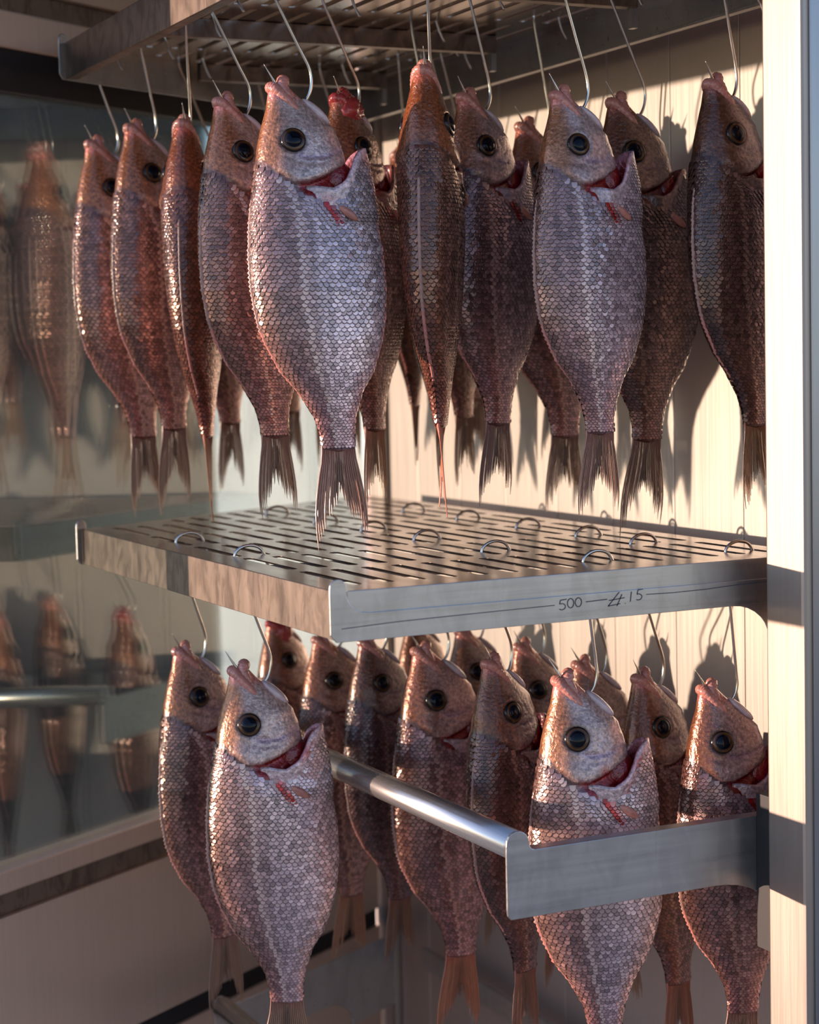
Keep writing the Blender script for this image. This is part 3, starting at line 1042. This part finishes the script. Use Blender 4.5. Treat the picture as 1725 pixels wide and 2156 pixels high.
def build_tail(fs, root, spread=1.0, fold=0.0):
    L = fs.L
    rng = fs.rng
    d, b, t = fs.prof(np.array(.760))
    nr, ns = 11, 9
    V, F, C = [], [], []
    lobes = ((-1, .985 + rng.uniform(-.02, .015)), (1, .955 + rng.uniform(-.02, .02)))
    mid = float(d + b) / 2
    for s_, tipu in lobes:
        edge0 = float(d) - .001 if s_ < 0 else float(b) + .001
        # boundaries between rays: f=0 outer ... 1 inner
        for r in range(nr):
            fr = [r / nr, (r + .5) / nr, (r + 1) / nr]
            f_mid = fr[1]
            ue = tipu - (tipu - .880) * f_mid ** 1.15 + rng.uniform(-.010, .012)
            if rng.random() < .22:
                ue -= rng.uniform(.01, .03)
            kk = rng.uniform(.85, 1.15)
            gy = rng.uniform(-.0008, .0008)
            for j in range(ns + 1):
                w = j / ns
                uu = .752 + .012 * (1 - (2 * f_mid - 1) ** 2 * .5) * 0 + (ue - .752) * w
                row = []
                for ii, f in enumerate(fr):
                    x_base = edge0 + (mid - edge0) * f
                    xt_out = mid + s_ * .062 * spread
                    xt_in = mid + s_ * .008
                    # outer edge bows outward, then comes in to a point
                    wt = (uu - .752) / .24
                    xo = edge0 + (xt_out - edge0) * sm(np.array(wt), 0, .75)
                    xi = mid - s_ * .004 + (xt_in - mid + s_ * .004) * max(0, min(1, (wt - .35) * 2))
                    x = float(xo + (xi - xo) * f)
                    x = x_base + (x - x_base) * min(1, w * 3)
                    if w > .86:          # taper of the ray tip
                        xm = float(xo + (xi - xo) * fr[1])
                        x = xm + (x - xm) * (1 - (w - .86) / .14 * .85)
                    yy = gy * w + fold * s_ * (abs(x - mid)) * wt * 1.2
                    row.append((x, yy))
                th_ = (.0050 - .0036 * w) if w < .2 else .0016 * (1 - .6 * w) + .0004
                pts = [(row[0][0], row[0][1], 0), (row[1][0], row[1][1] + th_, 0), (row[2][0], row[2][1], 0), (row[1][0], row[1][1] - th_, 0)]
                for (x, yv, _) in pts:
                    xw, yw = fs.warp(np.array(x), np.array(yv), np.array(uu))
                    V.append(np.array([float(xw), float(yw), -uu]) * L)
                    col = np.array([.30, .165, .105])
                    col = col * (1 - w * .0) + (np.array([.42, .17, .13]) - col) * max(0, 1 - w * 3.5)
                    inner = max(0, f_mid - .55) / .45
                    col = col * (1 - .65 * inner * min(1, w * 2))
                    C.append(col * kk * (1 + .15 * rng.uniform(-1, 1)))
            base = len(V) - 4 * (ns + 1)
            for j in range(ns):
                for k in range(4):
                    k2 = (k + 1) % 4
                    F.append((base + j * 4 + k, base + j * 4 + k2, base + (j + 1) * 4 + k2, base + (j + 1) * 4 + k))
    return np_mesh('tail_fin', np.array(V), F, np.clip(np.array(C), .004, 1), 'fin', root)

CAM_ANGLE = math.degrees(math.atan2(RIGHT.y, RIGHT.x))

def make_fish(spec):
    P = Vector(spec['p'])
    v = P - CAM
    bearing = math.degrees(math.atan2(v.dot(RIGHT), v.dot(FWD)))
    rz = math.radians(CAM_ANGLE - bearing + spec['yaw'])
    root = empty('sea_bream', P, rz)
    root.rotation_euler = (math.radians(spec.get('roll', 0)), math.radians(spec.get('tilt', 0)), rz)
    tag(root, spec['label'], 'fish', spec['group'])
    fs = Fish(spec['L'], spec['seed'], spec.get('dep', 1), spec.get('bend', 0), spec.get('curl', 0), spec.get('gape', 1), spec.get('fat', 1))
    tn = spec.get('tint', (1, 1, 1))
    col = (tn[0] * 1.08, tn[1] * .95, tn[2] * .90, 1)
    ob = [build_body(fs, root), build_scales(fs, root)]
    fo, fsc = build_flap(fs, root)
    ob += [fo] + ([fsc] if fsc else [])
    build_gills(fs, root)
    build_eyes(fs, root)
    build_mouth(fs, root, spec.get('raw', False))
    build_pectoral(fs, root)
    build_ridge(fs, root)
    tf = build_tail(fs, root, spec.get('spread', 1), spec.get('fold', .25))
    for o in ob:
        o.color = col
    tf.color = (*spec.get('fint', (1, 1, 1)), 1)
    # ---- the hook: a thing of its own
    Rz = Matrix.Rotation(rz, 3, 'Z')
    def W(x, y, z):
        return P + Rz @ Vector((x, y, z))
    zr = spec['zr']
    hx, hy = spec['hook']
    hx = min(COLS[:-1], key=lambda c: abs(c + .0169 - hx))
    for a, b in ROWS:
        if a - .03 < hy < b + .03:
            hy = min(max(hy, a + .006), b - .006)
    k = spec['L'] / .48
    ptip = [W(-.016 * k, -.004, .022 * k), W(-.006 * k, -.003, .006 * k), W(.006 * k, 0, -.012 * k), W(.018 * k, 0, -.018 * k), W(.028 * k, 0, -.013 * k), W(.0335 * k, 0, .001), W(.0325 * k, 0, .018)]
    hx2 = hx + .0338
    hm = (hx + hx2) / 2
    top = [Vector((hx + .001, hy, zr - .012)), Vector((hx, hy, zr + .0008)), Vector((hx + .006, hy, zr + .0075)), Vector((hm, hy, zr + .0102)),
           Vector((hx2 - .006, hy, zr + .0075)), Vector((hx2, hy, zr + .0005)), Vector((hx2 + .005, hy, zr - .014)), Vector((hx2 + .011, hy - .001, zr - .026))]
    a, b = ptip[-1], top[0]
    sh = [a.lerp(b, t) for t in (.25, .5, .75)]
    path = catmull(ptip + sh + top, 6)
    n = len(path)
    rad = [  .0017 * min(1, .12 + i / 8) if i < 8 else .0017 for i in range(n)]
    v_, f_ = tube(path, rad, 8)
    org = Vector((hm, hy, zr))
    hk = mesh_obj('wire_hook', [p - org for p in v_], f_, 'wire', None, True)
    hk.location = org
    tag(hk, spec['hlabel'], 'hook', 'wire hooks on the top rack' if zr > .3 else 'wire hooks on the middle rack')
    return root

GU, GL = 'sea bream hanging from the top rack', 'sea bream hanging from the middle rack'
SIL = (1.18, 1.18, 1.28); PNK = (1.05, .92, .90); BRN = (.78, .62, .52); RED = (1.02, .62, .50); DRK = (.42, .36, .36); MAU = (.95, .84, .90); DBR = (.55, .43, .36)
UP_Z, MID_Z = 0.62, 0.0
S = []
def F(key, p, L, yaw, short, label, tint=PNK, **kw):
    up = p[2] > .2
    d = dict(key=key, p=p, L=L, yaw=yaw, label=label, group=GU if up else GL, tint=tint, zr=UP_Z if up else MID_Z, seed=len(S) * 7 + 3)
    hk = kw.pop('hook', None)
    d['hook'] = hk if hk else (p[0] + .012, p[1] - .004)
    d['hlabel'] = 'bent steel wire hook holding the ' + short
    d.update(kw)
    S.append(d)

# upper tier, front row
F('U1', (0.046, 0.861, 0.499), 0.497, 30, 'bream closest to the window', 'warm brown sea bream under the top rack, closest to the glass window', (1.45, 1.2, 1.12), gape=.2, spread=.9, tilt=-0.1, curl=0.02, dep=1.02)
F('U2', (0.065, 0.754, 0.508), 0.492, 35, 'second bream from the window', 'mottled brown sea bream under the top rack, second from the glass window', (1.2, .95, .85), gape=.25, tilt=0.3, curl=-0.01, dep=0.99)
F('U3', (0.070, 0.582, 0.493), 0.481, 74, 'orange-backed bream seen edge-on', 'slim orange-brown sea bream turned back-first, darker red flank, front row', RED, gape=.3, fint=(1.35, 1.0, .8), spread=.7, tilt=-0.4, curl=0.06, dep=0.99)
F('U4', (0.061, 0.419, 0.497), 0.478, 30, 'bream overlapped by the broadest one', 'silver-brown sea bream partly covered by the broad silvery one', (1.35, 1.14, 1.06), gape=.3, tilt=0.1, curl=0.02, dep=0.99)
F('U5', (0.060, 0.256, 0.491), 0.481, 11, 'broadest silvery upper bream', 'broadest silvery lavender sea bream in front of the top rack, gill gaping red', SIL, gape=1.0, fint=(1.25, 1.1, 1.15), tilt=0.2, curl=0.02, dep=0.98)
F('U6', (0.196, 0.408, 0.505), 0.485, 51, 'torn-jawed upper bream', 'brown sea bream with raw torn red jaw behind the broad silvery one', (.85, .66, .56), gape=.7, raw=True, fint=(1.2, 1.0, .75), tilt=0.3, curl=0.00, dep=0.98)
F('U7', (0.206, 0.217, 0.509), 0.480, 77, 'brown bream hung highest', 'smooth brown sea bream hung highest, showing its back edge-on', (.86, .60, .47), gape=.4, spread=.45, fold=.5, fint=(1.5, .8, .7), tilt=0.1, curl=0.00, dep=0.99)
F('U8', (0.309, 0.317, 0.498), 0.469, 38, 'mauve bream with a bloody gill', 'mauve grey sea bream with bloody gill beside the edge-on brown one', MAU, gape=.8, fint=(.8, .7, .75), tilt=0.6, curl=-0.04, dep=0.96)
F('U9', (0.468, 0.468, 0.489), 0.489, 28, 'half-hidden pink bream', 'pinkish sea bream half hidden, only its snout and tail part showing', (1.05, .86, .84), gape=.5, tilt=0.1, curl=-0.02, dep=1.02)
F('U10', (0.318, 0.128, 0.476), 0.448, 27, 'blue-silver bream with open red gill', 'blue-silver sea bream with wide open red gill and long hook tip', (1.12, 1.14, 1.28), gape=1.1, fint=(1.0, .85, .85), tilt=0.2, curl=-0.02, dep=0.95)
F('U11', (0.460, 0.246, 0.489), 0.485, 26, 'dark brown big-eyed bream', 'dark brown sea bream with large eye, behind the blue-silver one', DBR, gape=.6, fint=(.8, .7, .6), tilt=1.1, curl=-0.05, dep=0.96)
F('U12', (0.476, 0.084, 0.488), 0.461, 43, 'blackish bream by the upright', 'blackish brown sea bream partly behind the bright steel upright, upper tier', DRK, gape=.4, fint=(.75, .7, .5), tilt=-0.4, curl=0.03, dep=0.97)
# upper tier, behind
F('B1', (.207, .930, .494), .476, 40, 'bream behind the orange-backed one', 'tan sea bream whose tail shows behind the slim orange-brown one', (.98, .82, .76), gape=.2, hook=(.207, .893))
F('B2', (.330, .995, .494), .461, 45, 'bream at the rack\'s far rear', 'brown sea bream with only its tail stem showing beside the bright gap', BRN, gape=.2, hook=(.330, .955))
F('B3', (.432, 1.095, .492), .447, 60, 'narrow bream in the far corner', 'narrow dark sea bream in the far rear corner of the top rack', BRN, gape=.2)
F('B4', (.400, .890, .487), .442, 65, 'slim bream in the rear row', 'slim ochre sea bream in the rear row behind the torn-jawed one', (.85, .66, .5), gape=.2)
F('B5', (.347, .508, .482), .452, 74, 'red-lipped dark bream', 'dark red-lipped sea bream squeezed behind the edge-on brown one', DRK, gape=.3, fint=(.7, .6, .6))
F('B6', (.445, .780, .487), .440, 70, 'thin bream against the wall', 'thin brown sea bream edge-on against the back wall', BRN, gape=.2, spread=.5)
F('B7', (.4225, .625, .487), .458, 50, 'ochre-tailed rear bream', 'ochre-tailed sea bream showing between the edge-on and mauve ones', (.85, .68, .58), gape=.2)
F('B8', (.487, .718, .487), .430, 45, 'bream behind the mauve one', 'pale brown sea bream mostly behind the mauve grey one', (.95, .8, .75), gape=.3)
# lower tier
F('L1', (0.056, 0.607, -0.135), 0.470, 30, 'lower bream closest to the window', 'pink-brown sea bream under the middle rack, closest to the glass window', (1.02, .84, .82), hook=(.072, .571), gape=.3, tilt=0.3, curl=0.00, dep=1.00)
F('L2', (0.053, 0.402, -0.131), 0.491, 3, 'pale bream before the tube', 'broad pale silver sea bream in front of the round steel tube', (1.28, 1.24, 1.28), hook=(.074, .374), gape=1.0, tilt=1.7, curl=0.01, dep=0.99)
F('L3', (.300, .921, -.157), .450, 40, 'bream with raw red face', 'sea bream with raw red torn face at the far end', (.85, .66, .58), raw=True, gape=.2, hook=(.31, .88))
F('L4', (0.293, 0.734, -0.157), 0.453, 24, 'tan bream behind the pale one', 'tan sea bream with orange-rimmed eye behind the broad pale one', (.98, .76, .66), gape=.3, hook=(.31, .71), fint=(1.2, .95, .75), tilt=1.1, curl=-0.04, dep=1.04)
F('L5', (0.300, 0.603, -0.145), 0.437, 34, 'dark purple bream', 'dark purplish sea bream crossing behind the round steel tube', (.52, .43, .46), gape=.3, hook=(.305, .561), fint=(.8, .65, .6), tilt=0.7, curl=-0.01, dep=1.04)
F('L6', (.455, .790, -.155), .440, 40, 'brown bream under the rack edge', 'brown sea bream whose eye peeks out just under the middle rack', BRN, gape=.3, hook=(.452, .794))
F('L7', (0.309, 0.462, -0.139), 0.489, 19, 'rosy bream behind the tube', 'rosy pink sea bream with red-ringed eye behind the round steel tube', (1.12, .84, .82), gape=.45, hook=(.307, .412), fint=(1.45, .95, .75), tilt=0.8, curl=-0.03, dep=1.03)
F('L8', (.460, .646, -.149), .450, 30, 'grey-headed rear bream', 'grey-headed sea bream in the rear row under the middle rack', (.85, .76, .72), gape=.3, hook=(.458, .631))
F('L9', (0.303, 0.274, -0.128), 0.466, 46, 'dark bream at the frame corner', 'dark brown sea bream behind the corner of the open frame', (.55, .42, .42), gape=.6, fint=(.85, .65, .6), tilt=0.2, curl=-0.01, dep=0.99, hook=(.309, .243))
F('L10', (.465, .494, -.151), .455, 30, 'brown rear bream between two darker heads', 'brown sea bream in the rear row, head between two darker ones', (.8, .66, .62), gape=.5, hook=(.46, .471), fint=(.9, .65, .6))
F('L11', (0.300, 0.110, -0.124), 0.492, 11, 'white-cheeked bream', 'white-cheeked sea bream behind the open frame side plate, gill open', (1.16, 1.10, 1.14), gape=1.0, hook=(.316, .086), tilt=1.1, curl=-0.02, dep=0.95)
F('L12', (.467, .354, -.155), .450, 22, 'bream behind the white-cheeked one', 'brown sea bream with pale chin just behind the white-cheeked one', (.75, .62, .56), gape=.3, hook=(.471, .328))
F('L13', (0.468, 0.225, -0.153), 0.469, 41, 'brown orange-browed bream', 'brown sea bream with orange brow between the white-cheeked and wide-mouthed ones', (.66, .52, .46), gape=.4, hook=(.47, .187), fint=(.9, .65, .6), tilt=-0.1, curl=0.00, dep=0.99)
F('L14', (0.471, 0.099, -0.148), 0.461, 17, 'wide-mouthed bream by the upright', 'wide-mouthed purplish sea bream beside the steel upright, lower tier', (.72, .60, .64), gape=.9, hook=(.481, .077), tilt=0.2, curl=-0.05, dep=0.96)
for sp in S:
    make_fish(sp)
